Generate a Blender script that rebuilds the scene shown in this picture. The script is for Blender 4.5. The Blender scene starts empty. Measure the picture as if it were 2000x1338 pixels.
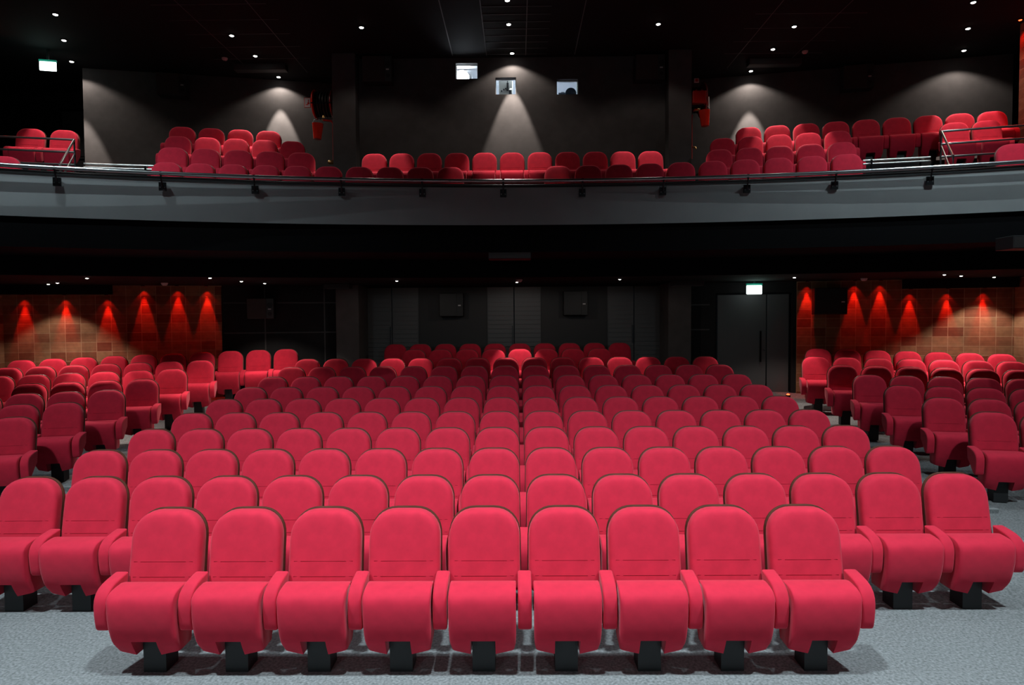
import bpy, bmesh, math, random
from mathutils import Matrix, Vector
random.seed(7)
SC = bpy.context.scene
COL = SC.collection
PI = math.pi
R = math.radians

# ------------------------------------------------------------------ camera, world, view, house and fill lights
EYE = Vector((0, 0, 2.262))
_yaw, _pitch, _roll = R(.55), R(2.07), R(.40)
_f = Vector((-math.sin(_yaw)*math.cos(_pitch), math.cos(_yaw)*math.cos(_pitch), -math.sin(_pitch)))
_r = Vector((math.cos(_yaw), math.sin(_yaw), 0)); _u = _r.cross(_f)
_r2 = math.cos(_roll)*_r - math.sin(_roll)*_u
_u2 = math.cos(_roll)*_u + math.sin(_roll)*_r
cam = bpy.data.cameras.new('camera'); camo = bpy.data.objects.new('camera', cam); COL.objects.link(camo)
camo.matrix_world = Matrix(((_r2.x, _u2.x, -_f.x, EYE.x), (_r2.y, _u2.y, -_f.y, EYE.y), (_r2.z, _u2.z, -_f.z, EYE.z), (0, 0, 0, 1)))
cam.sensor_fit = 'HORIZONTAL'; cam.sensor_width = 36; cam.lens = 36*1300/2000; cam.clip_start = .05; cam.clip_end = 100
SC.camera = camo
W = bpy.data.worlds.new('world'); SC.world = W; W.use_nodes = True
W.node_tree.nodes['Background'].inputs[0].default_value = (.02, .022, .026, 1)
W.node_tree.nodes['Background'].inputs[1].default_value = .1
SC.view_settings.view_transform = 'Standard'; SC.view_settings.look = 'None'
SC.view_settings.exposure = 0; SC.view_settings.gamma = 1; SC.view_settings.use_curve_mapping = False

CEIL = 7.70                  # hall ceiling over the balcony
COOL = (.79, .97, 1.03)      # house floodlights and added front fill
HALO = (1.0, .86, .76)       # halogen downlights

def light(name, kind, loc, energy, color, radius=.05, size=None, blend=.5, aim=None, parent=None):
    l = bpy.data.lights.new(name, kind); l.energy = energy; l.color = color
    if kind == 'SPOT':
        l.spot_size = size; l.spot_blend = blend; l.shadow_soft_size = radius
    elif kind == 'POINT':
        l.shadow_soft_size = radius
    else:
        l.shape = 'DISK'; l.size = size
    o = bpy.data.objects.new(name, l); COL.objects.link(o); o.location = loc
    if aim is not None:
        o.rotation_euler = (Vector(aim)-Vector(loc)).to_track_quat('-Z', 'Y').to_euler()
    if parent:
        o.parent = parent; o.matrix_parent_inverse = parent.matrix_world.inverted()
    return o

# hall floodlights hung from the ceiling, plus two added fill lights behind the camera: (place, aim, watts, half angle, blend, lamp radius)
HOUSE_AND_FILL = [((-4.6, 2.0, 7.5), (-3.7, 4.2, .6), 4100, 44, 1.0, .16),
         ((-.2, 1.8, 7.5), (-.2, 3.8, .6), 3700, 40, 1.0, .16),
         ((4.2, 2.0, 7.5), (3.3, 4.2, .6), 4100, 44, 1.0, .16),
         ((-3.0, 5.2, 7.5), (-3.0, 4.3, .6), 520, 40, 1.0, .08),
         ((2.6, 5.2, 7.5), (2.6, 4.3, .6), 520, 40, 1.0, .08),
         ((-3.4, -3.2, 3.6), (-2.2, 4.2, .2), 230, 30, 1.0, .45),  # this and the next: low front fill added to lighten the first rows
         ((3.0, -3.2, 3.6), (1.8, 4.2, .2), 230, 30, 1.0, .45),
         ((-7.0, 7.6, 7.5), (-6.6, 9.7, 3.8), 500, 54, .9, .02),
         ((6.6, 7.6, 7.5), (6.2, 9.7, 3.8), 500, 54, .9, .02),
         ((-6.8, 8.75, 7.5), (-6.4, 9.8, 3.8), 480, 56, .9, .02),
         ((6.4, 8.75, 7.5), (6.0, 9.8, 3.8), 480, 56, .9, .02)]
for i, (p, a, e, h, b, rad) in enumerate(HOUSE_AND_FILL):
    light('house_or_fill_light', 'SPOT', p, e, COOL, rad, R(2*h), b, a)

# ------------------------------------------------------------------ materials
def mat(name, col, rough=.6, metal=0, spec=.5, sheen=0, emis=None, estr=0, sheen_tint=None):
    m = bpy.data.materials.new(name); m.use_nodes = True
    b = m.node_tree.nodes['Principled BSDF']
    b.inputs['Base Color'].default_value = (*col, 1); b.inputs['Roughness'].default_value = rough
    b.inputs['Metallic'].default_value = metal; b.inputs['Specular IOR Level'].default_value = spec
    if sheen:
        b.inputs['Sheen Weight'].default_value = sheen; b.inputs['Sheen Roughness'].default_value = .45
        b.inputs['Sheen Tint'].default_value = (*(sheen_tint or (1, 1, 1)), 1)
    if emis:
        b.inputs['Emission Color'].default_value = (*emis, 1); b.inputs['Emission Strength'].default_value = estr
    return m
def noisy(m, scale, amount, bump=0, detail=3, coord='Object', dark=None):
    """mottle a material's base colour with noise, and bump it"""
    nt = m.node_tree; b = nt.nodes['Principled BSDF']
    tc = nt.nodes.new('ShaderNodeTexCoord'); n = nt.nodes.new('ShaderNodeTexNoise')
    n.inputs['Scale'].default_value = scale; n.inputs['Detail'].default_value = detail
    nt.links.new(tc.outputs[coord], n.inputs['Vector'])
    c = b.inputs['Base Color'].default_value[:3]
    r = nt.nodes.new('ShaderNodeValToRGB')
    r.color_ramp.elements[0].position = .3; r.color_ramp.elements[1].position = .7
    r.color_ramp.elements[0].color = (*[x*(1-amount) for x in c], 1); r.color_ramp.elements[1].color = (*[min(1, x*(1+amount)) for x in c], 1)
    nt.links.new(n.outputs['Fac'], r.inputs['Fac']); nt.links.new(r.outputs['Color'], b.inputs['Base Color'])
    if bump:
        bp = nt.nodes.new('ShaderNodeBump'); bp.inputs['Strength'].default_value = bump; bp.inputs['Distance'].default_value = .01
        nt.links.new(n.outputs['Fac'], bp.inputs['Height']); nt.links.new(bp.outputs['Normal'], b.inputs['Normal'])
    return m

VELVET = noisy(mat('red velvet', (.57, .0185, .047), .8, spec=.15, sheen=.22, sheen_tint=(1, .55, .6)), 14, .08)
SEAM = mat('dark red stitching', (.22, .006, .014), .9, spec=.1)
SHELL = noisy(mat('varnished beech shell', (.085, .028, .015), .4), 6, .25)
IRON = mat('black powder coated steel', (.012, .012, .013), .55)
CARPET = noisy(mat('grey carpet', (.20, .205, .21), .95, spec=.05), 55, .38, .35, 5)
NOSE = mat('grey step nosing', (.30, .31, .31), .6)
DARK = noisy(mat('black paint', (.012, .012, .013), .8, spec=.25), 3, .15)
DARKWALL = noisy(mat('dark grey plaster', (.085, .081, .081), .85, spec=.2), 5, .1)
NIGHT = mat('matt black', (.006, .006, .007), .9, spec=.1)
PANELM = mat('charcoal panel', (.028, .029, .031), .6)
JOINT = mat('panel joint strip', (.05, .048, .047), .5)
LEAF = mat('charcoal door leaf', (.07, .073, .077), .5)
SLAT = mat('dark ribbed leaf', (.11, .115, .12), .5)
FACE = noisy(mat('grey satin balcony front', (.30, .315, .32), .6), 2, .06)
COPING = mat('black coping', (.01, .01, .011), .5)
STEEL = mat('brushed steel tube', (.45, .47, .48), .28, metal=1)
DSTEEL = mat('dark steel', (.05, .055, .06), .4, metal=.8)
PALE = mat('pale aluminium', (.75, .74, .72), .35, metal=.6)
GLOW = mat('white lamp glow', (1, 1, 1), emis=(1, .96, .9), estr=14)
REDGLOW = mat('red lamp glow', (.8, .05, .02), emis=(1, .08, .02), estr=6)
EXITM = mat('lit sign panel', (.9, 1, .97), emis=(.86, 1, .96), estr=3.2)
EXITB = mat('green sign body', (.02, .25, .18), .4, emis=(.02, .35, .25), estr=.25)
FIRE = mat('fire red gloss', (.75, .028, .010), .22)
FIRED = mat('dark red enamel', (.42, .014, .010), .3)
BRASS = mat('brass', (.62, .40, .16), .3, metal=1)
RUBBER = mat('black hose rubber', (.010, .010, .011), .6)
SPK = mat('speaker grille cloth', (.06, .052, .05), .9, spec=.1)
SPKH = mat('speaker baffle', (.03, .031, .033), .5)
BLACKG = mat('black horn', (.004, .004, .004), .5)
BADGE = mat('pale badge', (.62, .6, .6), .4)
WHITE = mat('white enamel', (.75, .76, .78), .5)
BOOTHW = mat('white booth wall', (.7, .72, .76), .8)
CREAM = mat('cream machine casing', (.62, .62, .56), .45)
DETECT = mat('pink white plastic', (.55, .42, .42), .5)
CEILM = mat('black ceiling tile', (.010, .010, .011), .9, spec=.2)
GRIDM = mat('ceiling grid bar', (.10, .10, .105), .5)
GLASS = bpy.data.materials.new('window glass'); GLASS.use_nodes = True
_nt = GLASS.node_tree; _nt.nodes.clear()
_o = _nt.nodes.new('ShaderNodeOutputMaterial'); _m = _nt.nodes.new('ShaderNodeMixShader'); _t = _nt.nodes.new('ShaderNodeBsdfTransparent'); _g = _nt.nodes.new('ShaderNodeBsdfGlossy')
_g.inputs['Roughness'].default_value = .03; _m.inputs[0].default_value = .05; _t.inputs[0].default_value = (.95, .98, 1, 1)
_nt.links.new(_t.outputs[0], _m.inputs[1]); _nt.links.new(_g.outputs[0], _m.inputs[2]); _nt.links.new(_m.outputs[0], _o.inputs[0])

def brick_mat():
    m = bpy.data.materials.new('grooved clay tile'); m.use_nodes = True; nt = m.node_tree; b = nt.nodes['Principled BSDF']
    b.inputs['Roughness'].default_value = .85; b.inputs['Specular IOR Level'].default_value = .2
    tc = nt.nodes.new('ShaderNodeTexCoord'); sp = nt.nodes.new('ShaderNodeSeparateXYZ'); nt.links.new(tc.outputs['Object'], sp.inputs[0])
    cb = nt.nodes.new('ShaderNodeCombineXYZ'); nt.links.new(sp.outputs['X'], cb.inputs['X']); nt.links.new(sp.outputs['Z'], cb.inputs['Y'])
    br = nt.nodes.new('ShaderNodeTexBrick'); br.offset = 0; br.squash = 1
    nt.links.new(cb.outputs[0], br.inputs['Vector'])
    br.inputs['Scale'].default_value = 1; br.inputs['Brick Width'].default_value = .275; br.inputs['Row Height'].default_value = .185
    br.inputs['Mortar Size'].default_value = .006; br.inputs['Mortar Smooth'].default_value = .1; br.inputs['Bias'].default_value = 0
    br.inputs['Color1'].default_value = (0, 0, 0, 1); br.inputs['Color2'].default_value = (1, 1, 1, 1); br.inputs['Mortar'].default_value = (.5, .5, .5, 1)
    rp = nt.nodes.new('ShaderNodeValToRGB'); e = rp.color_ramp.elements
    e[0].position = 0; e[0].color = (.20, .052, .026, 1); e[1].position = 1; e[1].color = (.37, .20, .105, 1)
    x = e.new(.35); x.color = (.30, .12, .062, 1); x = e.new(.65); x.color = (.33, .16, .08, 1)
    nt.links.new(br.outputs['Color'], rp.inputs['Fac'])
    # grooves: seven per tile
    mu = nt.nodes.new('ShaderNodeMath'); mu.operation = 'MULTIPLY'; mu.inputs[1].default_value = 2*PI/.0264; nt.links.new(sp.outputs['Z'], mu.inputs[0])
    si = nt.nodes.new('ShaderNodeMath'); si.operation = 'SINE'; nt.links.new(mu.outputs[0], si.inputs[0])
    mr = nt.nodes.new('ShaderNodeMapRange'); nt.links.new(si.outputs[0], mr.inputs[0]); mr.inputs[1].default_value = -.6; mr.inputs[2].default_value = .2; mr.inputs[3].default_value = .5; mr.inputs[4].default_value = 1
    mx = nt.nodes.new('ShaderNodeMix'); mx.data_type = 'RGBA'; mx.blend_type = 'MULTIPLY'; mx.inputs[0].default_value = 1
    nt.links.new(rp.outputs['Color'], mx.inputs[6]); nt.links.new(mr.outputs[0], mx.inputs[7])
    m2 = nt.nodes.new('ShaderNodeMix'); m2.data_type = 'RGBA'; nt.links.new(br.outputs['Fac'], m2.inputs[0]); nt.links.new(mx.outputs[2], m2.inputs[6]); m2.inputs[7].default_value = (.36, .22, .13, 1)
    no = nt.nodes.new('ShaderNodeTexNoise'); no.inputs['Scale'].default_value = 9; nt.links.new(tc.outputs['Object'], no.inputs['Vector'])
    m3 = nt.nodes.new('ShaderNodeMix'); m3.data_type = 'RGBA'; m3.blend_type = 'OVERLAY'; m3.inputs[0].default_value = .35; nt.links.new(m2.outputs[2], m3.inputs[6]); nt.links.new(no.outputs['Fac'], m3.inputs[7])
    nt.links.new(m3.outputs[2], b.inputs['Base Color'])
    bp = nt.nodes.new('ShaderNodeBump'); bp.inputs['Strength'].default_value = .5; bp.inputs['Distance'].default_value = .006
    nt.links.new(mr.outputs[0], bp.inputs['Height']); nt.links.new(bp.outputs['Normal'], b.inputs['Normal'])
    return m
BRICK = brick_mat()

# ------------------------------------------------------------------ mesh helpers
class MB:
    def __init__(s): s.v = []; s.f = []; s.m = []
    def add(s, vs, fs, mi=0):
        n = len(s.v); s.v += [tuple(p) for p in vs]; s.f += [tuple(i+n for i in f) for f in fs]; s.m += [mi]*len(fs); return s
    def box(s, a, b, mi=0):
        x0, y0, z0 = a; x1, y1, z1 = b
        return s.add([(x0, y0, z0), (x1, y0, z0), (x1, y1, z0), (x0, y1, z0), (x0, y0, z1), (x1, y0, z1), (x1, y1, z1), (x0, y1, z1)],
                     [(0, 3, 2, 1), (4, 5, 6, 7), (0, 1, 5, 4), (1, 2, 6, 5), (2, 3, 7, 6), (3, 0, 4, 7)], mi)
    def prism(s, poly, z0, z1, mi=0):
        n = len(poly)
        return s.add([(x, y, z0) for x, y in poly]+[(x, y, z1) for x, y in poly],
                     [tuple(range(n))[::-1], tuple(range(n, 2*n))]+[(i, (i+1) % n, n+(i+1) % n, n+i) for i in range(n)], mi)
    def loft(s, rings, cap=True, mi=0, closed=True):
        n = len(rings[0]); vs = [p for r in rings for p in r]; fs = []
        for k in range(len(rings)-1):
            for i in range(n if closed else n-1):
                j = (i+1) % n; fs.append((k*n+i, k*n+j, (k+1)*n+j, (k+1)*n+i))
        if cap: fs += [tuple(range(n))[::-1], tuple(range((len(rings)-1)*n, len(rings)*n))]
        return s.add(vs, fs, mi)
    def tube(s, pts, r, n=10, mi=0):
        pts = [Vector(p) for p in pts]; rings = []
        up = None
        for i, p in enumerate(pts):
            t = ((pts[min(i+1, len(pts)-1)]-pts[max(i-1, 0)])).normalized()
            if up is None or abs(up.dot(t)) > .95: up = Vector((0, 0, 1)) if abs(t.z) < .9 else Vector((1, 0, 0))
            a = t.cross(up).normalized(); b = t.cross(a).normalized()
            rings.append([p+r*(math.cos(2*PI*k/n)*a+math.sin(2*PI*k/n)*b) for k in range(n)])
        return s.loft(rings, True, mi)
    def lathe(s, prof, c=(0, 0, 0), axis='z', n=24, mi=0, cap=True):
        rings = []
        for r, h in prof:
            ring = []
            for k in range(n):
                a = 2*PI*k/n; u, w = r*math.cos(a), r*math.sin(a)
                p = {'z': (u, w, h), 'x': (h, u, w), 'y': (u, h, w)}[axis]
                ring.append((p[0]+c[0], p[1]+c[1], p[2]+c[2]))
            rings.append(ring)
        return s.loft(rings, cap, mi)
    def build(s, name, mats, parent=None, smooth=None, bevel=0, mw=None):
        me = bpy.data.meshes.new(name); me.from_pydata(s.v, [], s.f)
        for m in (mats if isinstance(mats, (list, tuple)) else [mats]): me.materials.append(m)
        for p, i in zip(me.polygons, s.m): p.material_index = i
        bm = bmesh.new(); bm.from_mesh(me); bmesh.ops.recalc_face_normals(bm, faces=bm.faces); bm.to_mesh(me); bm.free()
        if smooth is not None:
            for p in me.polygons: p.use_smooth = True
            me.set_sharp_from_angle(angle=R(smooth))
        o = bpy.data.objects.new(name, me); COL.objects.link(o)
        if parent: o.parent = parent
        if mw is not None: o.matrix_world = mw
        if bevel:
            b = o.modifiers.new('bevel', 'BEVEL'); b.width = bevel; b.segments = 2; b.limit_method = 'ANGLE'
        return o
def empty(name, loc=(0, 0, 0), rz=0, label=None, cat=None, group=None):
    o = bpy.data.objects.new(name, None); COL.objects.link(o); o.location = loc; o.rotation_euler = (0, 0, rz); o.empty_display_size = .1
    return tag(o, label, cat, group)
def tag(o, label=None, cat=None, group=None):
    if label: o['label'] = label
    if cat: o['category'] = cat
    if group: o['group'] = group
    return o
def struct(o, label=None):
    o['kind'] = 'structure'
    if label: o['label'] = label
    return o
def frame(p, ang):           # wall frame: x along the wall, y pointing away from the hall, z up
    return Matrix.Translation(Vector(p)) @ Matrix.Rotation(ang, 4, 'Z')
def wall_holes(mb, x0, x1, z0, z1, y0, y1, holes, mi=0):
    xs = sorted({x0, x1, *[h[0] for h in holes], *[h[1] for h in holes]}); zs = sorted({z0, z1, *[h[2] for h in holes], *[h[3] for h in holes]})
    for i in range(len(xs)-1):
        for k in range(len(zs)-1):
            cx, cz = (xs[i]+xs[i+1])/2, (zs[k]+zs[k+1])/2
            if not any(h[0] < cx < h[1] and h[2] < cz < h[3] for h in holes):
                mb.box((xs[i], y0, zs[k]), (xs[i+1], y1, zs[k+1]), mi)

# ------------------------------------------------------------------ floor of the stalls
FT = [(-4, 0), (4.6, 0), (5.27, .006), (6.16, .052), (7.05, .103), (7.93, .152), (8.82, .214), (9.7, .28), (10.59, .358), (11.47, .45), (12.36, .54), (13.24, .662), (14.13, .742), (16, .80)]
def fz(y):
    for (a, za), (b, zb) in zip(FT, FT[1:]):
        if a <= y <= b: return za+(zb-za)*(y-a)/(b-a)
    return FT[-1][1] if y > 0 else 0
mb = MB(); ys = [a for a, _ in FT]
for y0, y1 in zip(ys, ys[1:]):
    mb.add([(-12.2, y0, fz(y0)), (11.8, y0, fz(y0)), (11.8, y1, fz(y1)), (-12.2, y1, fz(y1))], [(0, 1, 2, 3)])
n = len(mb.v)
struct(mb.build('floor', CARPET), 'grey speckled carpet floor rising towards the back')

for x0, x1 in ((-5.72, -4.36), (3.86, 5.20)):
    for k in range(7):
        y = 6.3+.9*k
        m = MB().box((x0, y, fz(y)-.15), (x1, y+.8, fz(y+.75)+.004)); m.box((x0, y-.003, fz(y+.75)-.006), (x1, y+.03, fz(y+.75)+.007), 1)
        struct(m.build('floor_aisle_step', [CARPET, NOSE]), 'shallow grey carpet step in the aisle')
# ------------------------------------------------------------------ walls of the hall
XL, XR, YC = -9.92, 9.43, 12.75
mw = frame((XL, -4, 0), PI/2)      # local x runs towards the back
def side_wall(name, x, inner, label):
    o = MB().box((0, 0, -.1), (YC+4, .25, 8.0)).build(name, BRICK, mw=frame((x, -4, 0), PI/2) if inner > 0 else frame((x+.25, -4, 0), PI/2))
    return struct(o, label)
side_wall('wall_left', XL, 1, 'clay tile wall on the left of the hall')
side_wall('wall_right', XR, -1, 'clay tile wall on the right of the hall')
struct(MB().box((-12.2, -4.2, -.1), (11.8, -4, 8.2)).build('wall_front', NIGHT))

PH = R(12); cP, sP = math.cos(PH), math.sin(PH)
def lineL(r, x): return (r + sP*x)/cP        # left side wall/row line at normal distance r
def lineR(r, x): return (r - sP*x)/cP
RW_L, RW_R = 14.52, 14.47                    # stalls rear walls
RU = 16.09                                   # balcony rear walls
def wall_on_line(side, r, xa, xb, z0, z1, th, m, name, holes=(), label=None):
    """wall between hall x = xa and xb on a slanted line; returns (object, frame)"""
    ya = lineL(r, xa) if side < 0 else lineR(r, xa); yb = lineL(r, xb) if side < 0 else lineR(r, xb)
    ang = math.atan2(yb-ya, xb-xa); L = math.hypot(xb-xa, yb-ya)
    mw = frame((xa, ya, 0), ang); mb = MB(); wall_holes(mb, 0, L, z0, z1, 0, th, list(holes))
    o = mb.build(name, m, mw=mw); struct(o, label); return o, mw
sc = empty('cinema_screen', (-.25, -3.9, 1.2), label='large white cinema screen on the front wall behind the camera', cat='screen')
MB().box((-6, -.02, 0), (6, .02, 5.2)).build('screen_fabric', WHITE, sc)
m = MB().box((-6.15, -.06, -.15), (-6, .06, 5.35)).box((6, -.06, -.15), (6.15, .06, 5.35)).box((-6, -.06, -.15), (6, .06, 0)).box((-6, -.06, 5.2), (6, .06, 5.35)); m.build('screen_frame', NIGHT, sc)
# stalls rear: clay tile wall, charcoal panels, pillars, door wall
XBL, XBR = -6.06, 5.66
wall_on_line(-1, RW_L, XL-.3, XBL, 0, 3.6, .2, BRICK, 'wall_back_left', label='clay tile back wall washed by red spots, left under the balcony')
wall_on_line(1, RW_R, XBR, XR+.3, 0, 3.6, .2, BRICK, 'wall_back_right', label='clay tile back wall with red spots, right under the balcony')
o, mwPL = wall_on_line(-1, RW_L+.03, XBL, -3.6, 0, 3.6, .2, DARK, 'wall_panel_left', label='black panelled wall beside the left pillar under the balcony')
for z in (2.62, 2.0): struct(MB().box((.02, -.006, z-.012), (2.5, 0, z+.012)).build('trim_joint', JOINT, mw=mwPL))
for x in (.83, 2.02): struct(MB().box((x-.012, -.007, .4), (x+.012, 0, 3.0)).build('trim_joint', JOINT, mw=mwPL))
o, mwPR = wall_on_line(1, RW_R+.03, 3.3, XBR, 0, 3.6, .2, DARK, 'wall_panel_right', holes=[(.84, 2.32, 0, 2.76)], label='black wall around the right exit door')
for z in (2.52, 2.0): struct(MB().box((.20, -.006, z-.012), (.72, 0, z+.012)).build('trim_joint', JOINT, mw=mwPR))
struct(MB().box((.19, -.007, .4), (.215, 0, 3.0)).build('trim_joint', JOINT, mw=mwPR))
YD = 15.0
mb = MB(); DOORS = [(-3.48, -2.23), (-.715, .53), (1.99, 3.23)]
wall_holes(mb, -3.9, 3.7, .5, 3.6, YD, YD+.2, [(a, b, .5, 3.0) for a, b in DOORS])
struct(mb.build('wall_back_center', PANELM), 'black rear wall between the three slatted doors')
for i, (a, b) in enumerate(DOORS):
    d = empty('door_%d' % (i+1), ((a+b)/2, YD+.05, .75)); struct(d, 'dark slatted double door, %s of three behind the centre rows' % ('left', 'middle', 'right')[i])
    w = (b-a)/2
    for sgn in (-1, 1):
        m = MB(); x0, x1 = (-w+.02, -.012) if sgn < 0 else (.012, w-.02)
        m.box((x0, 0, 0), (x1, .04, 2.22))
        for k in range(21): m.box((x0+.03, -.018, .08+k*.1), (x1-.03, .0, .08+k*.1+.035))
        leaf = m.build('door_leaf', SLAT, d)
    m = MB().box((-.05, -.05, .95), (-.025, -.02, 1.35)); m.box((-.05, -.022, 1.0), (-.025, .0, 1.03)); m.box((-.05, -.022, 1.27), (-.025, 0, 1.30)); m.build('door_handle', DSTEEL, d)
    m = MB().box((-w, -.03, 0), (-w+.02, .05, 2.25)); m.box((w-.02, -.03, 0), (w, .05, 2.25)); m.box((-w, -.03, 2.22), (w, .05, 2.25)); m.build('door_frame', PANELM, d)
# right exit door in the panel wall
d = empty('door_4'); d.matrix_world = mwPR @ Matrix.Translation((.86, .05, .55)); struct(d, 'wide charcoal double door under the glowing exit sign')
MB().box((.02, 0, 0), (.98, .05, 2.17)).build('door_leaf', LEAF, d, bevel=.004)
MB().box((1.0, 0, 0), (1.42, .05, 2.17)).build('door_leaf', LEAF, d, bevel=.004)
m = MB().tube([(.87, -.06, .78), (.87, -.06, 1.42)], .017); m.box((.86, -.06, .84), (.88, 0, .87)); m.box((.86, -.06, 1.33), (.88, 0, 1.36)); m.build('door_handle', NIGHT, d)
MB().lathe([(.002, -.03), (.016, -.03), (.018, 0)], (.945, 0, 1.02), 'y').build('door_lock', DSTEEL, d, 40)
m = MB().box((-.03, -.02, 0), (.0, .08, 2.21)); m.box((1.44, -.02, 0), (1.47, .08, 2.21)); m.box((-.03, -.02, 2.18), (1.47, .08, 2.21)); m.build('door_frame', NIGHT, d)

# pillars run the whole height
for nm, x0, x1 in (('wall_pillar_left', -3.775, -3.30), ('wall_pillar_right', 3.093, 3.563)):
    struct(MB().box((x0, 13.75, 0), (x1, 14.6, CEIL)).build(nm, DARKWALL, bevel=.01), 'dark grey square pillar')

# ------------------------------------------------------------------ balcony
def arc(y0, k, x, xc=.55): # parapet line, nearer to the screen at both ends
    t = (x-xc)*k
    return y0-(1-math.sqrt(max(0, 1-t*t)))/k
XS = [XL+.02+(XR-XL-.04)*i/48 for i in range(49)]
def ribbon(mb, curves, mi=0):
    """curves: list of functions x -> (y, z); lofted over XS"""
    mb.add([(x, *c(x)) for c in curves for x in XS], [(a*49+i, a*49+i+1, (a+1)*49+i+1, (a+1)*49+i) for a in range(len(curves)-1) for i in range(48)], mi); return mb
rail = lambda x: arc(10.50, .0462, x)
top = lambda x: arc(10.62, .0455, x)
bot = lambda x: arc(10.59, .0452, x)
ZB, ZT, ZF = 3.737, 4.36, 3.315
b1z, b2z, b3z, b4z, bcz = 3.85, 4.35, 4.755, 5.145, 4.43
struct(ribbon(MB(), [lambda x: (bot(x), ZB), lambda x: (top(x), ZT)]).build('wall_parapet', FACE), 'curved grey balcony front')
struct(ribbon(MB(), [lambda x: (top(x)-.012, ZT-.03), lambda x: (top(x)-.012, ZT+.03), lambda x: (top(x)+.22, ZT+.045), lambda x: (top(x)+.22, b1z-.2)]).build('trim_coping', COPING), 'black coping along the top of the balcony front')
struct(ribbon(MB(), [lambda x: (bot(x), ZB), lambda x: (bot(x)+.04, ZB), lambda x: (bot(x)+.04, ZF), lambda x: (bot(x)+.95, ZF-.05), lambda x: (bot(x)+.95, 2.97)]).build('wall_fascia', NIGHT), 'black fascia below the balcony front')
struct(ribbon(MB(), [lambda x: (bot(x)+.95, 2.97), lambda x: (16.3, 2.97)]).build('ceiling_stalls', NIGHT), 'black ceiling under the balcony')
# tiers
def tierL(r, x1): return [(x1, lineL(r, x1)), (x1, 16.6), (-12.2, 16.6), (-12.2, lineL(r, -12.2))]
def tierR(r, x0): return [(x0, lineR(r, x0)), (11.8, lineR(r, 11.8)), (11.8, 16.6), (x0, 16.6)]
m = MB(); pts = [(x, top(x)+.2) for x in XS]; m.prism(pts+[(XR, 16.6), (XL, 16.6)], b1z-.25, b1z); struct(m.build('floor_balcony', DARK), 'dark balcony floor')
for nm, z, r, xl, xr in (('floor_tier', b2z, 12.18, -3.85, 3.62), ('floor_tier', b3z, 13.10, -3.85, 3.62), ('floor_tier', b4z, 13.90, -3.85, 3.62)):
    struct(MB().prism(tierL(r, xl), b1z, z).build(nm, DARK)); struct(MB().prism(tierR(r, xr), b1z, z).build(nm, DARK))
struct(MB().prism([(-3.3, 12.15), (3.09, 12.15), (3.09, 13.96), (-3.3, 13.96)], b1z, bcz).build('floor_tier', DARK))

# rear walls of the balcony
YU = 14.08
WINS = [(-1.268, -.816, 7.273, 7.592), (-.445, -.013, 6.941, 7.29), (.835, 1.278, 6.928, 7.245)]
mb = MB(); wall_holes(mb, -3.3, 3.093, 3.6, CEIL, YU, YU+.17, WINS)
struct(mb.build('wall_projection', DARKWALL), 'dark grey wall with three projection windows at the back of the balcony')
wall_on_line(-1, RU-.05, -9.33, -3.6, 3.6, CEIL, .2, DARKWALL, 'wall_balcony_left', label='dark grey wall behind the left balcony seats')
wall_on_line(1, RU-.08, 3.4, 10.35, 3.6, CEIL, .2, DARKWALL, 'wall_balcony_right', label='dark grey wall behind the right balcony seats')
struct(MB().box((-12.2, 15.9, 3.6), (-9.2, 16.1, CEIL)).build('wall_vestibule_left', DARK), 'dark end wall of the left vestibule')
struct(MB().box((-12.4, YC-.1, 0), (-12.2, 16.2, CEIL)).build('wall_vestibule_side', DARK))
struct(MB().box((11.8, YC-.1, 0), (12.0, 16.2, CEIL)).build('wall_vestibule_right', DARK))
struct(MB().box((-12.2, YC-.02, 0), (XL-.25, YC, CEIL)).build('wall_return_left', DARK)); struct(MB().box((XR+.25, YC-.02, 0), (11.8, YC, CEIL)).build('wall_return_right', DARK))
d = empty('door_5', (-9.95, 15.88, b4z)); struct(d, 'dark double door in the recess behind the two left seats')
MB().box((-.85, 0, 0), (-.01, .02, 2.1)).build('door_leaf', PANELM, d); MB().box((.01, 0, 0), (.85, .02, 2.1)).build('door_leaf', PANELM, d)
MB().box((-.9, -.03, 0), (-.86, .02, 2.15)).box((.86, -.03, 0), (.9, .02, 2.15)).box((-.9, -.03, 2.11), (.9, .02, 2.15)).build('door_frame', NIGHT, d)
m = MB().tube([(-.75, -.07, 1.02), (-.06, -.07, 1.02)], .016); m.box((-.77, -.09, .98), (-.72, 0, 1.06)); m.box((-.09, -.09, .98), (-.04, 0, 1.06)); m.build('panic_bar', DSTEEL, d)
# ceiling with a faint grid of bars
struct(MB().box((-12.4, -4.2, CEIL), (12.0, 16.4, CEIL+.1)).build('ceiling', CEILM), 'black tiled ceiling')
m = MB()
for k in range(10): m.box((-.62 if k > 1 else -1.25, 11.2+k*.3*1, CEIL-.006), (.62, 11.2+k*.3+.012, CEIL+.002))
for x in (-.62, .19, 1.2, -1.32): m.box((x-.008, 11.0, CEIL-.006), (x+.008, 13.95, CEIL+.002))
struct(m.build('trim_ceiling_grid', GRIDM), 'thin grid bars in the ceiling over the middle of the balcony')
for s in (-1, 1):
    m = MB()
    for k in range(5): m.box((min(s*4.3, s*6.3), 11.6+k*.6, CEIL-.004), (max(s*4.3, s*6.3), 11.6+k*.6+.008, CEIL+.002))
    for x in (4.6, 5.8): m.box((s*x-.005, 11.2, CEIL-.004), (s*x+.005, 14.8, CEIL+.002))
    struct(m.build('trim_ceiling_grid', GRIDM))
    m = MB().box((min(s*4.9, s*6.0), 14.25, CEIL-.13), (max(s*4.9, s*6.0), 14.45, CEIL)); struct(m.build('trim_duct', FIRED if False else PANELM, bevel=.01), 'low dark duct under the ceiling')

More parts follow.
